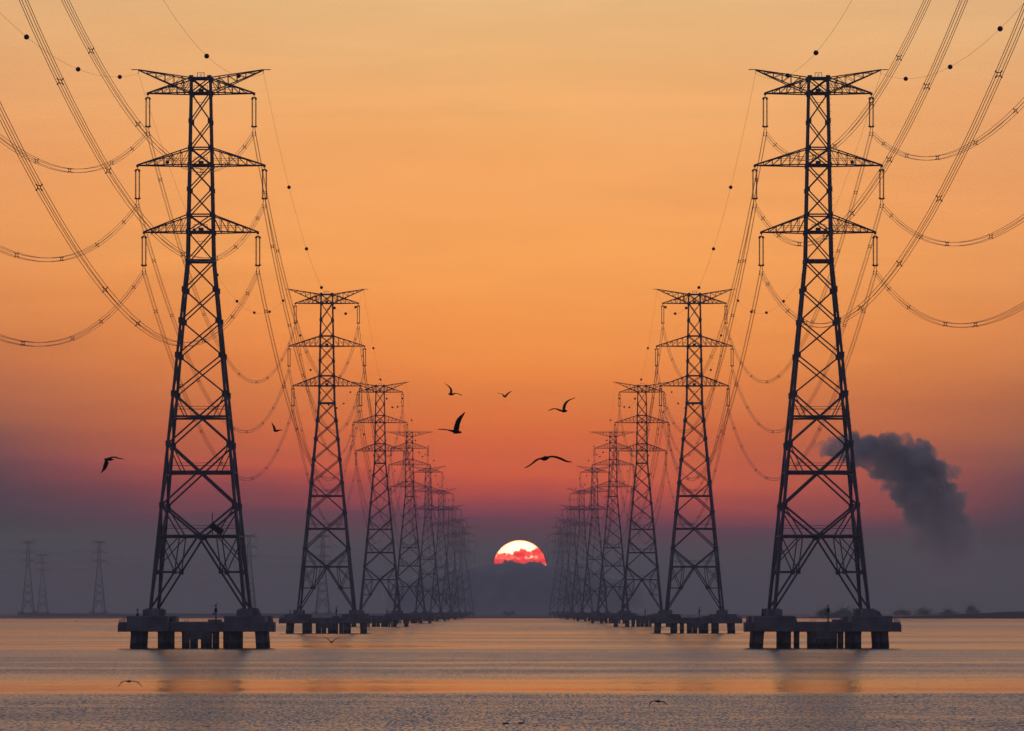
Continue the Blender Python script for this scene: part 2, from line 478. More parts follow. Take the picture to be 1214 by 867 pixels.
def arm_truss(m, T, zb, zt, nb=6, w0=None, w1=None):
    """crossarm both sides: bottom chords level, top chords falling to the tip"""
    wb = w0 or hw(zb); wt = w1 or hw(zt)
    for s in (-1, 1):
        tip = Vector((s * T, 0, zb))
        for y in (-1, 1):
            b0 = Vector((s * wb, y * wb, zb)); t0 = Vector((s * wt, y * wt, zt)); tp = tip + Vector((0, y * .12, .0))
            m.tube(b0, tp, .085); m.tube(t0, tp + Vector((0, 0, .08)), .085)
            pb_ = None
            for k in range(1, nb):
                f = k / nb
                B = b0.lerp(tp, f); T_ = t0.lerp(tp + Vector((0, 0, .08)), f)
                m.tube(B, T_, .042)
                f2 = (k - 1) / nb
                m.tube(t0.lerp(tp, f2), B, .04) if k % 1 == 0 else None
        for k in range(1, nb):
            f = k / nb
            a = Vector((s * wb, -wb, zb)).lerp(tip, f); c = Vector((s * wb, wb, zb)).lerp(tip, f)
            m.tube(a, c, .04)
        m.box((s * T, 0, zb - .05), (.16, .2, .16))
        m.tube((s * T, 0, zb), (s * T, 0, zb - .55), .05)
        # maintenance rail
        zr = zb + (zt - zb) * .38; xe = T * .66
        m.tube((s * wb, -.35, zr), (s * xe, -.35, zr), .03); m.tube((s * wb, -.35, zr - .25), (s * xe, -.35, zr - .25), .02)
    m.box((0, 0, zb + .05), (wb, .6, .05))
    m.box((0, .2, zb + .4), (.34, .3, .24), bevel=.04)
    for x in (-.9, .9): m.tube((x, -.5, zb + .1), (x, -.5, zb + 1.0), .03)
    m.tube((-.9, -.5, zb + 1.0), (.9, -.5, zb + 1.0), .03)
    m.tube((-.8, 0, zb - 1.2), (.8, 0, zb - 1.2), .03)

def make_arm(T, zb, zt): 
    m = MB(); arm_truss(m, T, zb, zt); return m
def make_top_arm(T=8.43, ztip=77.8, ztop=76.6, zlow=74.6, flat=False):
    m = MB()
    wt, wl = hw(ztop), hw(zlow)
    for s in (-1, 1):
        tip = Vector((s * T, 0, ztip))
        for y in (-1, 1):
            a = Vector((s * wt, y * wt, ztop)); b = Vector((s * wl, y * wl, zlow))
            tp = tip + Vector((0, y * .1, 0))
            m.tube(a, tp, .075); m.tube(b, tp + Vector((0, 0, -.06)), .075)
            for k in range(1, 6):
                f = k / 6; m.tube(a.lerp(tp, f), b.lerp(tp, f), .042)
                m.tube(a.lerp(tp, (k - 1) / 6), b.lerp(tp, f), .036)
        for k in range(1, 6):
            f = k / 6
            m.tube(Vector((s * wt, -wt, ztop)).lerp(tip, f), Vector((s * wt, wt, ztop)).lerp(tip, f), .04)
        m.tube(tip, tip + Vector((s * .95, 0, .02)), .06)
        m.tube(tip, tip + Vector((0, 0, -.5)), .035)
        m.box((s * 3.9, 0, 75.7) if not flat else (s * 3.9, 0, ztop - .5), (.22, .5, .2))
    m.box((0, 0, ztop + .03), (wt, wt, .06))
    for x in (-.45, .45): m.tube((x, -.3, ztop), (x, -.3, ztop + .75), .04)
    m.tube((-.5, -.3, ztop + .75), (.5, -.3, ztop + .75), .035)
    return m

def insulator(L=4.5, heavy=1.0):
    """twin suspension string hanging from z=0: hanger, top yoke, two ribbed strings, corona ring, clamps"""
    m = MB()
    m.tube((0, 0, 0), (0, 0, -.45), .035)
    m.box((0, 0, -.45), (.30, .05, .07)); 
    n = 24; ls = L - .95
    for x in (-.24, .24):
        prof = []
        for k in range(n):
            z = -.5 - ls * k / n
            prof += [(.05, z), (.155 * heavy, z - ls / n * .35), (.06, z - ls / n * .5)]
        prof.append((.05, -.5 - ls))
        m.lathe((x, 0, 0), prof, 8)
        for z in (-.62, -.55 - ls + .1): m.lathe((x, 0, z), [(.16, .07), (.21, 0), (.16, -.07)], 10)
    m.box((0, 0, -.55 - ls), (.34, .05, .08))
    for x in (-.2, .2):
        m.tube((x * .5, 0, -.6 - ls), (x, 0, -L - .35), .04)
        m.box((x, 0, -L - .35), (.06, .22, .07)); m.box((x, 0, -L - .72), (.06, .22, .07))
        m.tube((x, 0, -L - .35), (x, 0, -L - .72), .03)
    return m
ARMS = [(7.15, 74.6, 76.6), (8.55, 64.9, 67.2), (7.67, 55.9, 58.2)]
ARMS_DE = [(7.6, 71.7, 74.0), (8.55, 64.9, 67.2), (7.67, 55.9, 58.2)]
HANG = 5.33                                   # crossarm tip to bundle centre

def beacon(z):
    m = MB(); m.lathe((0, -.25, z), [(.16, 0), (.17, .1), (.12, .14), (.15, .18), (.15, .42), (.08, .52), (.02, .55)], 12)
    return m
def solar_cluster():
    m = MB()
    M = Matrix.Rotation(R(35), 3, 'Y')
    m.box((2.45, -5.0, 15.9), (.95, .5, .42), rot=M, bevel=.05)
    m.box((2.45, -5.05, 15.95), (1.0, .45, .05), rot=M)
    m.tube((1.9, -5.05, 14.95), (1.9, -5.05, 18.0), .06)
    m.tube((2.45, -5.2, 15.9), (3.0, -5.2, 14.95), .07)
    return m

def make_tower(label, base=6.25, deadend=False, wide=None):
    root = bpy.data.objects.new('transmission_tower', None); SC.collection.objects.link(root)
    root.empty_display_size = 5
    top = 78.4 if deadend else 76.6
    for m in make_legs(base, top, 1.25 if wide else 1): kid(root, m.build('leg', STEEL, root, False))
    kid(root, make_bracing(base, top, deadend).build('body_bracing', STEEL, root))
    arms = ARMS_DE if deadend else ARMS
    if wide: arms = [(T * wide, a, b) for T, a, b in arms]
    for T, zb, zt in arms: kid(root, make_arm(T, zb, zt).build('crossarm', STEEL, root))
    if deadend:
        kid(root, make_top_arm(8.9, 78.45, 78.4, 76.5, True).build('shield_wire_arm', STEEL, root))
    else:
        kid(root, make_top_arm().build('shield_wire_arm', STEEL, root))
    for T, zb, zt in arms:
        for s in (-1, 1):
            o = link('insulator_string', INS_H if deadend else INS, root, (s * T, 0, zb - .1))
            kid(root, o)
    kid(root, beacon(top + .1).build('beacon_lamp', BEAC, root, True))
    return root
INS = insulator(4.8).mesh('insulator_string', GLASSY)
INS_H = insulator(3.4, 1.8).mesh('insulator_string', GLASSY)

# ------------------------------------------------------------------ platform
def make_platform():
    root = bpy.data.objects.new('tower_platform', None); SC.collection.objects.link(root)
    def pile(m, x, y, zt, r=.33, bx=0, by=0):
        m.tube((x + bx, y + by, -3), (x, y, zt), r, n=14)
        m.tube((x, y, zt - .25), (x, y, zt), r * 1.12, n=14)
    C = 6.45
    for sx_ in (-1, 1):
        for sy_ in (-1, 1):
            cap = MB()
            cap.box((sx_ * C, sy_ * C, 3.2), (2.75, 2.75, 1.05), bevel=.08)
            kid(root, cap.build('pile_cap', CONC, root))
            ped = MB()
            ped.box((sx_ * 6.25, sy_ * 6.25, 4.25 + .42), (.98, .98, .45), bevel=.06)
            for k in range(4):
                a = R(45 + 90 * k); ped.tube((sx_ * 6.25 + .8 * math.cos(a), sy_ * 6.25 + .8 * math.sin(a), 5.1), (sx_ * 6.25 + .8 * math.cos(a), sy_ * 6.25 + .8 * math.sin(a), 5.28), .06, n=6)
            kid(root, ped.build('pedestal', CONC, root))
            for px_ in (-1.78, 1.78):
                for py_ in (-1.3, 1.3):
                    m = MB(); out = .22 * sx_ if px_ * sx_ > 0 else 0
                    pile(m, sx_ * C + px_, sy_ * C + py_, 2.3, .50, out * 1.6, 0); kid(root, m.build('pile', PILE, root))
    # tie beams all round, cantilevered slabs at both ends
    for s in (-1, 1):
        m = MB(); m.box((0, s * C, 2.78), (C - 2.75 - .01, 1.5, .66), bevel=.05); kid(root, m.build('tie_beam', CONC, root))
        m = MB(); m.box((s * C, 0, 2.78), (1.5, C - 2.75 - .01, .66), bevel=.05); kid(root, m.build('tie_beam', CONC, root))
        m = MB(); m.box((s * (C + 2.76 + .55), -C, 2.78), (.56, 2.2, .64), bevel=.04)
        for k in range(4): m.tube((s * (C + 3.05 + .22 * k), -C - 1.9, 3.4), (s * (C + 3.05 + .22 * k), -C - 1.9, 4.0 - .08 * k), .06, n=6)
        m.box((s * (C + 3.85), -C - 2.25, 2.6), (.1, .08, .5))
        kid(root, m.build('fender_slab', CONC, root))
    # piles under the front and back tie beams
    for y, lst in ((-C - .6, ((-3.3, .29), (-1.6, .42), (1.55, .42), (2.45, .40), (3.9, .22))), (C + .6, ((-2.45, .40), (.6, .40), (1.6, .38), (2.8, .3)))):
        for x, r in lst:
            m = MB(); pile(m, x, y, 2.2, r); kid(root, m.build('pile', PILE, root))
    # low boat landing in front
    m = MB()
    m.box((.45, -C - 1.9, 1.62), (1.35, .35, .5), bevel=.04)
    for x, r in ((-.62, .22), (-.25, .2), (.05, .18), (.75, .16), (1.1, .24), (1.45, .2)): m.tube((x, -C - 1.9, -2), (x, -C - 1.9, 1.2), r, n=10)
    m.box((-1.25, -C - 1.9, 1.0), (.35, .25, 1.2))
    for x in (-.3, .6): m.tube((x, -C - 1.9, 2.0), (x, -C - 1.9, 2.5), .05, n=6)
    for x in (-1.5, -1.05): m.tube((x, -C - 2.2, -.5), (x, -C - 2.2, 3.9), .03, n=6)
    for k in range(14): m.tube((-1.5, -C - 2.2, .1 + .27 * k), (-1.05, -C - 2.2, .1 + .27 * k), .02, n=5)
    kid(root, m.build('boat_landing', PILE, root))
    # guard rail, bollard and cabinets on top
    m = MB()
    m.box((-3.55, -C, 3.60), (.22, .22, .15)); m.tube((-3.55, -C, 3.44), (-3.55, -C, 3.9), .16, n=10); m.lathe((-3.55, -C, 3.9), [(.24, 0), (.24, .12), (.1, .18)], 10)
    kid(root, m.build('bollard', RUBBER, root, ))
    m = MB(); m.box((2.3, -C + .4, 3.62), (.9, .5, .17), bevel=.03); kid(root, m.build('hatch', CONC, root))
    m = MB(); m.box((-7.9, -C - .8, 4.42), (.18, .18, .17), bevel=.02); m.tube((-7.9, -C - .8, 4.5), (-7.9, -C - .8, 5.0), .05); m.lathe((-7.9, -C - .8, 4.95), [(.12, 0), (.12, .2), (.04, .27)], 8)
    kid(root, m.build('marker_lantern', RUBBER, root))
    return root

def make_solar_post():
    root = bpy.data.objects.new('solar_navigation_post', None); SC.collection.objects.link(root)
    m = MB(); m.tube((0, 0, 0), (0, 0, 2.25), .10, .08, n=10); m.box((0, 0, .04), (.22, .22, .04)); kid(root, m.build('post', STEEL, root))
    m = MB(); M = Matrix.Rotation(R(-32), 3, 'Y')
    m.box((.05, 0, 2.35), (.44, .3, .035), rot=M); m.tube((0, 0, 2.1), (.05, 0, 2.33), .05)
    kid(root, m.build('solar_panel', PANEL, root))
    m = MB(); m.box((0, -.16, 1.55), (.2, .12, .28), bevel=.02); kid(root, m.build('battery_box', RUBBER, root))
    m = MB(); m.tube((0, 0, .95), (-.32, 0, .98), .035); m.lathe((-.32, 0, .95), [(.07, 0), (.1, .05), (.1, .25), (.03, .32)], 8)
    kid(root, m.build('lantern', RUBBER, root))
    return root

D1, SP = 568.0, 387.0
XL, XR, CXL, CXR = -209100 / F, 205820 / F, 606.4, 607.7
def dist(n, side=0): return D1 + SP * (n - 1) if n or not side else D1 - (357.0 if side < 0 else 329.0)
def row_x(side, n):
    return (XL + (CXL - 607) * dist(n) / F) if side < 0 else (XR + (CXR - 607) * dist(n) / F)
ORD = ['nearest', 'second', 'third', 'fourth', 'fifth', 'sixth', 'seventh', 'eighth', 'farthest']
proto = make_tower('x'); proto_de = make_tower('x', deadend=True)
proto_end = make_tower('x', base=9.3, deadend=True, wide=1.32)
plat = make_platform(); post = make_solar_post()
used = set()
def inst(p):
    if p in used: return copy_tree(p)
    used.add(p); return p
NEXT = {0: 'standing tallest at the frame edge side', 1: '', }
for side, nm in ((-1, 'left'), (1, 'right')):
    for n in range(1, 10):
        p = proto_de if n == 4 else (proto_end if n == 9 else proto)
        t_ = inst(p); t_.location = (row_x(side, n), dist(n), 0)
        if n == 1: lab = 'tall dark lattice pylon nearest the camera in the %s row' % nm
        elif n == 4: lab = 'flat-topped lattice pylon with short stubby insulators, fourth back in the %s row' % nm
        elif n == 9: lab = 'broad hazy lattice pylon at the far end of the %s row' % nm
        else: lab = 'lattice pylon with upswept top arms, %s back in the %s row' % (ORD[n - 1], nm)
        tag(t_, lab, 'pylon', 'pylons of the %s row crossing the water' % nm)
        q = inst(plat); q.location = (row_x(side, n), dist(n), 0)
        if n == 1: pl_ = 'wide concrete platform on piles under the nearest pylon of the %s row' % nm
        elif n == 9: pl_ = 'hazy concrete platform under the farthest pylon of the %s row' % nm
        else: pl_ = 'concrete pile platform under the %s pylon of the %s row' % (ORD[n - 1], nm)
        tag(q, pl_, 'platform', 'pile platforms under the %s row of pylons' % nm)
        if n <= 3:
            r_ = inst(post); r_.location = (row_x(side, n) + (2.45 if side < 0 else .85), dist(n) - 6.2, 3.44)
            if side > 0: r_.rotation_euler = (0, 0, 0)
            tag(r_, 'small post with solar panel and lantern on the %s platform of the %s row' % (ORD[n - 1], nm), 'solar post', 'solar posts on the pylon platforms')
# things fixed to single pylons
lt1 = [o for o in SC.objects if o.name.startswith('transmission_tower') and abs(o.location.x - row_x(-1, 1)) < .1 and abs(o.location.y - D1) < .1][0]
solar_cluster().build('solar_unit', RUBBER, lt1)
def slant_box():
    m = MB(); b = len(m.v)
    for y in (-1.2, 1.2):
        for x, z in ((-1.5, 0), (2.4, 0), (1.3, 1.5), (-.6, 1.75), (-1.5, 1.2)): m.v.append(Vector((x, y, z)))
    m.f += [(4, 3, 2, 1, 0), (5, 6, 7, 8, 9)] + [(i, (i + 1) % 5, (i + 1) % 5 + 5, i + 5) for i in range(5)]
    return m
o = slant_box().build('equipment_tent', TARP); o.location = (row_x(-1, 1) + 7.35, D1 - 4.6, 4.27); o.scale = (.47, .8, .66)
tag(o, 'dark sloped equipment cover at the right foot of the nearest left pylon', 'equipment cover')
o = bpy.data.objects.new('equipment_tent', o.data); SC.collection.objects.link(o); o.location = (row_x(1, 1) + 7.2, D1 - 4.6, 4.27); o.scale = (.40, .8, .42)
tag(o, 'low sloped equipment cover at the right foot of the nearest right pylon', 'equipment cover')

# hazy pylons of another line, behind the left half
FAR = [(33.2, 640.5, 'hazy pylon farthest left on the horizon'), (50.5, 656, 'smallest ghostly pylon just right of the leftmost hazy one'),
       (117.5, 640.5, 'hazy distant pylon standing alone left of the big left pylon'),
       (295.5, 633, 'faint distant pylon half hidden by the right leg of the nearest left pylon'),
       (382.5, 633, 'faint distant pylon seen between the legs of the second left pylon')]
FP = []
MB.TH = 1.25; far_proto = make_tower('x'); MB.TH = 1.0
for x, y, lab in FAR:
    D = F * (77.8 - EYE) / (HY - y)
    t_ = inst(far_proto); t_.location = ((x - 607) * D / F, D, 0); t_.rotation_euler = (0, 0, R(8))
    tag(t_, lab, 'pylon', 'hazy pylons on the horizon'); FP.append(t_.location.copy())
    q = copy_tree(plat); q.location = t_.location
    tag(q, 'low hazy platform under the ' + {33.2: 'leftmost distant pylon', 50.5: 'smallest distant pylon', 117.5: 'lone distant pylon on the left', 295.5: 'distant pylon behind the nearest left pylon', 382.5: 'distant pylon framed by the second left pylon'}[x], 'platform', 'hazy platforms on the horizon')
q = copy_tree(plat); q.location = (-3, 4300, 0); q.scale = (.62, .62, 1.1)
tag(q, 'faint low block on the horizon below the sun', 'platform')
# ------------------------------------------------------------------ wires
def span_pts(p, q, sag, n=26):
    return [p.lerp(q, i / n) - Vector((0, 0, 4 * sag * (i / n) * (1 - i / n))) for i in range(n + 1)]
def arm_list(n):
    a = ARMS_DE if n in (4, 9) else ARMS
    k = 1.32 if n == 9 else 1
    return [(T * k, zb, zt) for T, zb, zt in a]
SPC = MB()
for a, b in ((-1, -1), (1, -1), (-1, 1), (1, 1)):
    SPC.tube((a * .1, 0, b * .1), (a * .25, 0, b * .25), .03, .04, n=6)
    SPC.box((a * .2, 0, b * .2), (.045, .1, .045))
for a, b, c, d_ in ((-1, -1, 1, -1), (1, -1, 1, 1), (1, 1, -1, 1), (-1, 1, -1, -1)):
    SPC.tube((a * .12, 0, b * .12), (c * .12, 0, d_ * .12), .032, n=6)
SPC_ME = SPC.mesh('spacer', RUBBER)
BM = MB(); BM.ico((0, 0, 0), .28, 3); BM.lathe((0, 0, 0), [(.292, -.02), (.292, .02)], 20); BALL_ME = BM.mesh('marker_ball', BALL, True)
def sag(side, i, b=.00058): return (b * 1.04 if i == 0 else b) * (dist(i + 1) - dist(i, side)) ** 2 / 4
LV = ['top', 'middle', 'lowest']
for side, nm in ((-1, 'left'), (1, 'right')):
    for lvl in range(3):
        for s, sn in ((-1, 'left'), (1, 'right')):
            pts = []
            for n in range(0, 10):
                T, zb, zt = arm_list(n)[lvl]
                hang = HANG if n not in (4, 9) else 4.2
                pts.append(Vector((row_x(side, n) + s * T, dist(n, side), zb - hang)))
            root = bpy.data.objects.new('conductor_bundle', None); SC.collection.objects.link(root); root.location = pts[1]
            tag(root, 'four-wire conductor bundle along the %s row, hung from the %s tips of its %s crossarms' % (nm, sn, LV[lvl]), 'power line', 'conductor bundles of the %s row' % nm)
            full = []
            for i in range(9):
                sp_ = span_pts(pts[i], pts[i + 1], sag(side, i) * (1 + .012 * math.sin(i * 3 + lvl)), 30 if i < 3 else 18)
                full += sp_ if i == 0 else sp_[1:]
            for ox, oz in ((-.2, -.2), (.2, -.2), (.2, .2), (-.2, .2)):
                m = MB(); m.path([p + Vector((ox, 0, oz)) - pts[1] for p in full], .024, 5)
                m.build('wire', WIRE, root, True)
            for i in range(9):
                fr = [.055, .16, .275, .39, .50, .615, .73, .845, .945] if i < 5 else [.12, .3, .5, .7, .88]
                for k, f in enumerate(fr):
                    f = f + .012 * math.sin(i * 7 + k * 3 + lvl * 2 + s)
                    P = pts[i].lerp(pts[i + 1], f) - Vector((0, 0, 4 * sag(side, i) * (1 + .012 * math.sin(i * 3 + lvl)) * f * (1 - f)))
                    o = link('spacer', SPC_ME, root, P - pts[1])
                    LN = pts[i + 1].y - pts[i].y
                    g = (pts[i + 1].z - pts[i].z) / LN - 4 * sag(side, i) * (1 - 2 * f) / LN
                    o.rotation_euler = (math.atan(g), 0, 0)
    for s, sn in ((-1, 'left'), (1, 'right')):
        pts = []
        for n in range(0, 10):
            T, z = (8.9, 77.9) if n in (4, 9) else (8.43, 77.3)
            pts.append(Vector((row_x(side, n) + s * T, dist(n, side), z)))
        root = bpy.data.objects.new('shield_wire', None); SC.collection.objects.link(root); root.location = pts[1]
        tag(root, 'thin wire with marker balls on the %s row, at its %s arm tips' % (nm, sn), 'shield wire', 'shield wires of the %s row' % nm)
        full = []
        for i in range(9):
            sp_ = span_pts(pts[i], pts[i + 1], sag(side, i, .00048 if (i == 0 and side > 0) else .00042), 24)
            full += sp_ if i == 0 else sp_[1:]
        m = MB(); m.path([p - pts[1] for p in full], .014, 5); m.build('wire', WIRE, root, True)
        outer = (side == s)
        for i in range(9):
            ds = [27 + 52 * k for k in range(7)] if outer else [52 + 54 * k for k in range(6)]
            if i == 0 and side > 0: ds = [36, 90, 139, 190] if outer else [66, 113]
            for dd in ds:
                f = 1 - dd / (pts[i + 1].y - pts[i].y)
                if i == 0 and (f < .1 or (not outer and dd > 120)): continue
                P = pts[i].lerp(pts[i + 1], f) - Vector((0, 0, 4 * sag(side, i, .00048 if (i == 0 and side > 0) else .00042) * f * (1 - f)))
                link('marker_ball', BALL_ME, root, P - pts[1])
# wires of the distant line
for lvl, (T, zb) in enumerate(((7.15, 69.3), (8.5, 59.6), (7.67, 50.6))):
    m = MB(); order = [FP[4], FP[3], FP[2], FP[0]]
    for s in (-1, 1):
        ext = [order[0] + Vector((120, 60, 0))] + order + [order[-1] + Vector((-140, 30, 0))]
        for a, b in zip(ext, ext[1:]):
            a2 = Vector((a.x, a.y + s * T, zb)); b2 = Vector((b.x, b.y + s * T, zb))
            m.path(span_pts(a2, b2, (b2 - a2).length * .06, 16), .055, 5)
    tag(m.build('distant_power_line', WIRE), 'faint sagging wires at the %s arms of the hazy horizon pylons' % LV[lvl], 'power line', 'wires of the hazy horizon pylons')

# ------------------------------------------------------------------ trees on the causeway
def far_tree(x, ytop, wpx, hpx, D, lab):
    root = bpy.data.objects.new('tree', None); SC.collection.objects.link(root)
    k = D / F; H = EYE + (HY - ytop) * k; rnd = random.Random(int(x * 10))
    root.location = ((x - 607) * k, D, 1.5); H -= 1.5
    t_ = MB(); t_.tube((0, 0, -.5), (.3, 0, H * .55), .35, .15, n=7)
    for j in range(5):
        a = rnd.uniform(0, 6.28); t_.tube((.2, 0, H * (.3 + .05 * j)), (math.cos(a) * wpx * k * .3, math.sin(a) * 1.5, H * (.6 + .06 * j)), .12, .05, n=5)
    t_.build('trunk', BARK, root)
    c = MB()
    cl = [(rnd.uniform(-.8, .8), rnd.uniform(-.8, .8), rnd.uniform(.1, .45), rnd.uniform(.12, .3)) for _ in range(int(wpx * .8))]
    cl += [(rnd.uniform(-.3, .3), rnd.uniform(-.5, .5), rnd.uniform(.4, .85), rnd.uniform(.12, .28)) for _ in range(int(wpx * .45))]
    for j in range(800):
        q_ = rnd.choice(cl)
        p = Vector(((q_[0] + rnd.gauss(0, q_[3] * 1.1)) * wpx * k * .5, (q_[1] + rnd.gauss(0, .2)) * wpx * k * .35, max(.3, (q_[2] + rnd.gauss(0, q_[3] * .75)) * H)))
        r = rnd.uniform(.25, .6)
        n_ = Vector((rnd.gauss(0, 1), rnd.gauss(0, 1), rnd.gauss(0, 1))).normalized(); a = n_.orthogonal().normalized(); b = n_.cross(a)
        i = len(c.v)
        for q in range(5):
            tt = q * 1.2566; c.v.append(p + a * (r * math.cos(tt)) + b * (r * math.sin(tt)) * .7)
        c.f.append((i, i + 1, i + 2, i + 3, i + 4))
    c.build('crown', LEAF, root)
    tag(root, lab, 'tree', 'trees on the far causeway')
for a in [(1151, 717, 18, 9, 3500, 'tallest dark tree on the far causeway at right'), (1095, 720.5, 24, 6, 3500, 'low bushy tree on the causeway left of the tallest one'),
          (1069, 722.5, 22, 4, 3500, 'small low tree just right of the nearest right pylon'), (1124, 723, 20, 4, 3500, 'small scrubby tree between the two larger causeway trees'),
          (1001, 719.5, 24, 6, 2962, 'hazy low tree behind the nearest right platform, right one'), (978, 721, 20, 5, 2960, 'hazy low tree behind the nearest right platform, left one')]:
    far_tree(*a)
dike('headland', 205, 262, 2960, 3.6, 8.8, taper=25)

# ------------------------------------------------------------------ birds
def loft(m, rings, close=True):
    b = len(m.v); k = len(rings[0])
    for r in rings: m.v += r
    for i in range(len(rings) - 1):
        for j in range(k):
            jj = (j + 1) % k
            m.f.append((b + i * k + j, b + i * k + jj, b + (i + 1) * k + jj, b + (i + 1) * k + j))
    m.f.append(tuple(b + j for j in range(k))[::-1]); e_ = b + (len(rings) - 1) * k
    m.f.append(tuple(e_ + j for j in range(k)))
def gull(cx, cy, sc, body, L, Rw, lab, mat=GULL, bl=.42, head=1, D=None, chord=.17, bank=0.0, foc=1.0, lift=False, group='gulls in flight'):
    """body, L, Rw: photo pixels; body axis given by two points head->tail. sizes come from the wing length"""
    arc = sum((Vector(b) - Vector(a)).length for w in (L, Rw) for a, b in zip(w, w[1:]))
    k = 1.25 / arc; D = D or F * k                   # metres per pixel at this distance
    k = D / F
    c = ((body[0][0] + body[1][0]) / 2, (body[0][1] + body[1][1]) / 2)
    def P(p, dep=0): return Vector(((p[0] - c[0]) * k, dep, -(p[1] - c[1]) * k))
    h, t_ = P(body[0]), P(body[1]); seen = (h - t_).length
    dep = math.sqrt(max(bl * bl - seen * seen, 0)) * .5
    h.y, t_.y = -dep * head, dep * head
    ax = (h - t_).normalized(); u = ax.orthogonal().normalized() if abs(ax.z) > .9 else ax.cross(Vector((0, 0, 1))).normalized(); w_ = ax.cross(u)
    m = MB(); Lb = (h - t_).length
    prof = [(0, .004), (.02, .012), (.07, .022), (.12, .036), (.2, .044), (.27, .042), (.36, .058), (.5, .066), (.65, .055), (.78, .036), (.88, .022), (.97, .026), (1, .012)]
    rings = []
    for f, r in prof:
        flat = 1.0 if f < .85 else .4; wide = 1.0 if f < .85 else 1.7
        cc = h.lerp(t_, f)
        rings.append([cc + u * (r * wide * math.cos(2 * math.pi * q / 12)) + w_ * (r * flat * math.sin(2 * math.pi * q / 12)) for q in range(12)])
    loft(m, rings)
    for wing in (L, Rw):
        pts = [P(p) for p in wing]; n = len(pts); root_in = (h + t_) * .5
        pts = [root_in.lerp(pts[0], .2)] + pts
        # smooth the wing line
        fine = []
        for i in range(len(pts) - 1):
            p0 = pts[max(i - 1, 0)]; p1 = pts[i]; p2 = pts[i + 1]; p3 = pts[min(i + 2, len(pts) - 1)]
            for q in range(4):
                s_ = q / 4
                fine.append(.5 * ((2 * p1) + (p2 - p0) * s_ + (2 * p0 - 5 * p1 + 4 * p2 - p3) * s_ * s_ + (3 * p1 - p0 - 3 * p2 + p3) * s_ ** 3))
        fine.append(pts[-1]); rings = []; N = len(fine) - 1
        for i, p in enumerate(fine):
            f = i / N; ch = chord * 1.25 * (1 - .15 * f) * (1 if f < .55 else 1 - ((f - .55) / .45) ** 1.6 * .9)
            tang = (fine[min(i + 1, N)] - fine[max(i - 1, 0)]).normalized()
            par = abs(ax.dot(tang)) if lift else 0; cd = ax * (1.0 - par * .98) + Vector((0, head * .8, .25)) * par
            cd = (cd - tang * cd.dot(tang)).normalized()
            if foc != 1.0: cd = (cd + Vector((0, foc, 0))).normalized()
            nn = tang.cross(cd).normalized(); th = .02 * (1 - .5 * f) + .006
            sweep = cd * (-.10 * f * f)
            rings.append([p + sweep + cd * (ch * .35) , p + sweep + cd * (ch * .1) + nn * th, p + sweep - cd * (ch * .3) + nn * th * .8, p + sweep - cd * (ch * .65), p + sweep - cd * (ch * .3) - nn * th * .6, p + sweep + cd * (ch * .1) - nn * th])
        loft(m, rings)
    me = m.mesh('gull', mat); o = link('gull', me)
    o.location = px(c[0], c[1], D)
    md = o.modifiers.new('weld', 'REMESH'); md.mode = 'VOXEL'; md.voxel_size = .0115; md.use_smooth_shade = True
    deps = bpy.context.evaluated_depsgraph_get(); nm_ = bpy.data.meshes.new_from_object(o.evaluated_get(deps)); o.modifiers.clear(); o.data = nm_
    bpy.data.meshes.remove(me)
    tag(o, lab, 'bird', group)
    return o
def crop(ox, oy, s, pts): return [(ox + a / s, oy + b / s) for a, b in pts]
c6 = lambda p: crop(500, 440, 6.07, p)
gull(0, 0, 1, c6([(190, 165), (228, 172)]), c6([(207, 158), (207, 135), (190, 112), (162, 92)]), c6([(215, 165), (245, 160), (268, 168), (287, 181)]), 'small gull with one wing raised, highest and leftmost of the gulls above the sun')
gull(0, 0, 1, c6([(582, 181), (612, 188)]), c6([(592, 180), (572, 165), (543, 158)]), c6([(601, 178), (618, 158), (645, 138)]), 'tiny gull high above the sun, smallest of the central flock')
gull(0, 0, 1, c6([(1048, 288), (998, 288)]), c6([(1005, 285), (970, 272), (945, 276), (915, 290)]), c6([(1026, 282), (1035, 245), (1062, 215), (1105, 196)]), 'gull with long raised right wing, up and right of the sun')
gull(0, 0, 1, c6([(290, 442), (212, 436)]), c6([(225, 430), (180, 423), (118, 422)]), c6([(255, 430), (266, 385), (290, 345), (325, 307)]), 'gull with steep upright wing and flat left wing, above left of the sun', chord=.2)
gull(0, 0, 1, c6([(918, 622), (855, 636)]), c6([(865, 628), (835, 638), (790, 675), (740, 702)]), c6([(905, 620), (950, 615), (1000, 625), (1050, 645), (1082, 649)]), 'largest gull gliding with both wings bowed down, right above the sun', chord=.15)
c14 = lambda p: crop(100, 520, 14.45, p)
gull(0, 0, 1, c14([(330, 352), (522, 366)]), c14([(380, 370), (345, 450), (310, 520), (268, 575)]), c14([(420, 335), (520, 315), (600, 335), (690, 345)]), 'gull with downstroke wing flying alone left of the nearest left pylon', chord=.2, lift=True)
c4 = lambda p: crop(140, 420, 4.335, p)
gull(0, 0, 1, c4([(798, 392), (822, 396)]), c4([(803, 388), (796, 372), (785, 355)]), c4([(815, 392), (832, 389), (846, 390)]), 'tiny gull beside the nearest left pylon, between it and the second', D=200, chord=.22)
c7 = lambda p: crop(320, 640, 6.07, p)
gull(0, 0, 1, c7([(434, 736), (452, 740)]), c7([(436, 733), (415, 715), (388, 703)]), c7([(450, 732), (470, 715), (500, 703)]), 'gull flying low over water with wings in a V before the second left platform', chord=.16)
c9 = lambda p: crop(100, 780, 6.744, p)
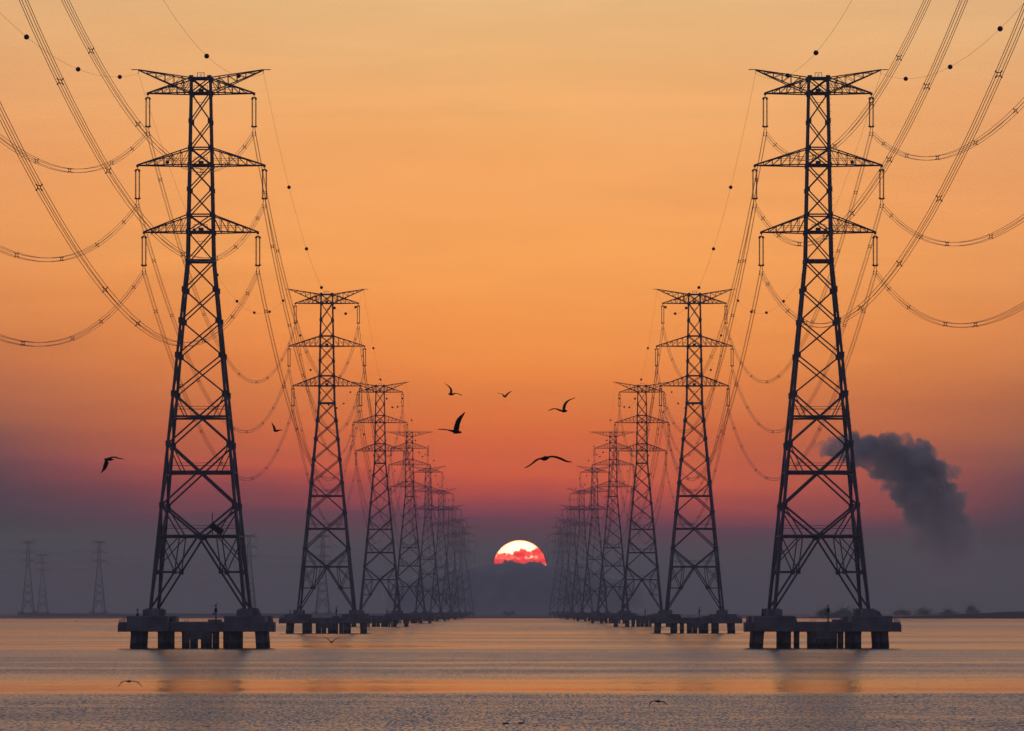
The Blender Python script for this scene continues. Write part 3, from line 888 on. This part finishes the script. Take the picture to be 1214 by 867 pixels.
gull(0, 0, 1, c9([(338, 188), (378, 188)]), c9([(345, 186), (305, 188), (285, 205), (262, 228)]), c9([(372, 186), (410, 189), (435, 210), (458, 242)]), 'pale gull skimming the water in front of the nearest left pylon', mat=PALE, chord=.09)
c10 = lambda p: crop(740, 800, 10.117, p)
gull(0, 0, 1, c10([(370, 318), (445, 320)]), c10([(375, 316), (330, 318), (305, 340), (280, 375)]), c10([(440, 319), (465, 328), (490, 350), (515, 378)]), 'gull skimming just above the water, left of the nearest right platform', D=206, chord=.1)

def duck(x, y, wpx, lab, flip=1, scale=None):
    D = EYE * F / (y + 1 - HY); k = D / F; s = wpx * k / .46
    m = MB(); rings = []
    for f, r, z in ((0, .01, .13), (.08, .05, .12), (.25, .09, .07), (.5, .115, .05), (.75, .1, .06), (.9, .05, .10), (1, .012, .14)):
        rings.append([Vector(((f - .5) * .46, r * math.cos(q * math.pi / 6), z + r * .8 * math.sin(q * math.pi / 6))) for q in range(12)])
    loft(m, rings)
    rings = []
    for x_, z_, r in ((.13, .08, .05), (.155, .16, .032), (.17, .22, .028), (.18, .25, .04), (.205, .27, .042), (.235, .265, .03), (.26, .255, .014), (.30, .25, .008)):
        rings.append([Vector((x_ , r * math.cos(q * math.pi / 5), z_ + (r * math.sin(q * math.pi / 5)))) for q in range(10)])
    loft(m, rings)
    o = m.build('waterbird', GULL); o.location = ((x - 607) * k, D, -.03); o.scale = (s * flip, s, s)
    md = o.modifiers.new('weld', 'REMESH'); md.mode = 'VOXEL'; md.voxel_size = .012; md.use_smooth_shade = True
    deps = bpy.context.evaluated_depsgraph_get(); o.data = bpy.data.meshes.new_from_object(o.evaluated_get(deps)); o.modifiers.clear()
    tag(o, lab, 'water bird', 'birds floating on the water')
duck(246.3, 861, 5, 'small dark bird floating below the nearest left pylon')
duck(599.3, 857.5, 8, 'dark bird floating at bottom centre, left of a close pair')
duck(617.8, 857, 8, 'dark bird floating at bottom centre, right of a close pair')
duck(605.3, 847.5, 4.5, 'small floating bird just behind the bottom centre pair', -1)
duck(1046.5, 824.5, 4, 'tiny bird floating beyond the right platform reflection, left one', -1)
duck(1062, 825.8, 5, 'tiny bird floating beyond the right platform reflection, right one')
duck(90.3, 736, 2.6, 'speck of a bird floating near the horizon on the far left')

# ------------------------------------------------------------------ sun, cloud bank, smoke plume (beyond the haze)
def volmat(name, dens, scat, absb, adens, aniso=.2):
    m = bpy.data.materials.new(name); m.use_nodes = True; t = m.node_tree; t.nodes.clear()
    o = nd(t, 'ShaderNodeOutputMaterial'); s = nd(t, 'ShaderNodeVolumeScatter'); a = nd(t, 'ShaderNodeVolumeAbsorption'); ad = nd(t, 'ShaderNodeAddShader')
    s.inputs['Color'].default_value = scat + (1,); s.inputs['Density'].default_value = dens; s.inputs['Anisotropy'].default_value = aniso
    a.inputs['Color'].default_value = absb + (1,); a.inputs['Density'].default_value = adens
    t.links.new(s.outputs[0], ad.inputs[0]); t.links.new(a.outputs[0], ad.inputs[1]); t.links.new(ad.outputs[0], o.inputs['Volume'])
    return m
DS = 12000.0
m = MB(); m.ico((0, 0, 0), 31.3 / F * DS, 5)
SM = bpy.data.materials.new('sun_surface'); SM.use_nodes = True; t = SM.node_tree; t.nodes.clear()
o_ = nd(t, 'ShaderNodeOutputMaterial'); em = nd(t, 'ShaderNodeEmission'); lw = nd(t, 'ShaderNodeLayerWeight'); lw.inputs[0].default_value = .5
rp = nd(t, 'ShaderNodeValToRGB'); rc = rp.color_ramp
rc.elements[0].position = 0; rc.elements[0].color = (1, .82, .50, 1); rc.elements[1].position = 1; rc.elements[1].color = (1, .10, .03, 1)
el = rc.elements.new(.62); el.color = (1, .70, .34, 1)
t.links.new(lw.outputs['Facing'], rp.inputs[0]); t.links.new(rp.outputs[0], em.inputs[0]); em.inputs[1].default_value = 6.0
t.links.new(em.outputs[0], o_.inputs[0])
o = m.build('sun', SM, None, True); o.location = px(616.2, 672, DS)
tag(o, 'glowing half-hidden sun disc above the horizon between the pylon rows', 'sun')

def puffs(name, lst, D, mat, voxel, seed, dep=1.0, fr=(.46, .42), cnt=(16, 7), ns_=5.0, amp=1.8):
    rnd = random.Random(seed); m = MB(); k = D / F
    for x, y, r in lst:
        c = Vector((x - 607, rnd.uniform(-.25, .25) * r * dep, HY - y))
        m.ico(c, r, 2, (1, dep, 1))
        for i in range(cnt[0]):
            n1 = Vector((rnd.gauss(0, 1), rnd.gauss(0, 1), rnd.gauss(0, 1))).normalized()
            r1 = r * fr[0] * rnd.uniform(.55, 1.2); c1 = c + Vector((n1.x, n1.y * dep, n1.z)) * (r * .88)
            m.ico(c1, r1, 1, (1, dep, 1))
            for j in range(cnt[1]):
                n2 = (Vector((rnd.gauss(0, 1), rnd.gauss(0, 1), rnd.gauss(0, 1))).normalized() + n1 * .5).normalized()
                m.ico(c1 + Vector((n2.x, n2.y * dep, n2.z)) * (r1 * .85), r1 * fr[1] * rnd.uniform(.5, 1.2), 1, (1, dep, 1))
    m.v = [v * k for v in m.v]
    o = m.build(name, mat); o.location = (0, D, EYE)
    md = o.modifiers.new('weld', 'REMESH'); md.mode = 'VOXEL'; md.voxel_size = voxel * k
    deps = bpy.context.evaluated_depsgraph_get(); me = bpy.data.meshes.new_from_object(o.evaluated_get(deps)); o.modifiers.clear(); o.data = me
    for v in me.vertices:                     # turbulent edges
        p = v.co / (k * ns_); a = noise.turbulence_vector(p, 5, False, noise_basis='PERLIN_ORIGINAL')
        v.co += a * (k * amp)
    return o
SMOKE = volmat('smoke', .05, (.88, .87, .93), (.2, .2, .24), .02)
t = SMOKE.node_tree
geo = nd(t, 'ShaderNodeNewGeometry'); sp = nd(t, 'ShaderNodeSeparateXYZ'); t.links.new(geo.outputs['Position'], sp.inputs[0])
mr = nd(t, 'ShaderNodeMapRange', interpolation_type='SMOOTHSTEP'); t.links.new(sp.outputs[2], mr.inputs[0])
mr.inputs[1].default_value = 40; mr.inputs[2].default_value = 260; mr.inputs[3].default_value = 0.0; mr.inputs[4].default_value = 1
sn = nd(t, 'ShaderNodeTexNoise'); sn.inputs['Scale'].default_value = .022; sn.inputs['Detail'].default_value = 5; sn.inputs['Roughness'].default_value = .6
t.links.new(geo.outputs['Position'], sn.inputs['Vector'])
wisp = nd(t, 'ShaderNodeMapRange'); t.links.new(sn.outputs['Fac'], wisp.inputs[0]); wisp.inputs[1].default_value = .38; wisp.inputs[2].default_value = .62; wisp.inputs[3].default_value = .12; wisp.inputs[4].default_value = 1.7
for n_ in [n for n in t.nodes if n.type in ('VOLUME_SCATTER', 'VOLUME_ABSORPTION')]:
    t.links.new(mth(t, 'MULTIPLY', mth(t, 'MULTIPLY', mr.outputs[0], wisp.outputs[0]), .08 if n_.type == 'VOLUME_SCATTER' else .018), n_.inputs['Density'])
o = puffs('smoke_plume', [(966, 529, 5), (978, 532, 9), (990, 529, 12), (1003, 533, 15), (1016, 535, 17), (1030, 537, 20), (1036, 552, 11), (1056, 574, 11), (1128, 560, 10), (1134, 596, 12), (1046, 540, 22), (1062, 545, 25), (1080, 553, 29),
      (1093, 571, 30), (1078, 580, 24), (1100, 590, 31), (1108, 612, 32), (1114, 634, 32), (1120, 656, 31), (1124, 680, 28), (1060, 528, 11), (1100, 536, 10), (1014, 518, 7), (1138, 618, 12), (1147, 634, 13), (1143, 652, 15), (1092, 648, 14), (1122, 585, 13), (1098, 548, 13)],
      8600.0, SMOKE, .75, 5)
tag(o, 'dark grey smoke plume drifting left behind the nearest right pylon', 'smoke', kind='thing')

RED = volmat('lit_cloud', .008, (.42, .30, .34), (.82, .05, .08), .20, .1)
CG = volmat('cloud', .12, (.975, .97, .995), (.5, .5, .55), .003, .4)
o = puffs('cloud_bank', [(588, 663, 3.0), (592, 660, 4.0), (597, 659.5, 4), (604, 660, 4), (612, 658, 5), (619, 657, 6), (626, 658, 4.2), (633, 656, 4.6), (638, 655, 5.2), (641, 660, 4.5), (644, 663, 3)] + [(588 + 4.0 * i, 666.5 + 1.2 * math.sin(i * 2.1), 5) for i in range(15)], 9000.0, RED, .3, 11, dep=1.1, cnt=(10, 4), ns_=3.0, amp=1.0)
tag(o, 'thin wispy cloud glowing red across the lower half of the sun', 'cloud', kind='thing')
o = puffs('cloud_bank', [(610 + i * 8.2, 677.5 + 1.0 * math.sin(i * 1.7) + (abs(i) / 18) ** 2 * 24 + j * 14, 10.5 - .12 * abs(i)) for i in range(-18, 19) for j in range(4) if 677.5 + (abs(i) / 18) ** 2 * 24 + j * 14 < 726], 8800.0, CG, .6, 13, dep=3.2, cnt=(8, 3), ns_=4.0, amp=1.2)
tag(o, 'dull grey cloud bank hiding the bottom of the sun', 'cloud', kind='thing')

# ------------------------------------------------------------------ haze
m = MB(); m.box(((0, (BY0 + BY1) / 2, 41.5)), (BX, (BY1 - BY0) / 2, 42.5))
HZ = bpy.data.materials.new('haze_air'); HZ.use_nodes = True; t = HZ.node_tree; t.nodes.clear()
o_ = nd(t, 'ShaderNodeOutputMaterial'); pv = nd(t, 'ShaderNodeVolumePrincipled')
pv.inputs['Color'].default_value = (.82, .87, .96, 1); pv.inputs['Density'].default_value = 2.0e-4; pv.inputs['Anisotropy'].default_value = .0
t.links.new(pv.outputs[0], o_.inputs['Volume'])
tag(m.build('haze', HZ), 'thin dusk haze over the lake', 'haze', kind='stuff')
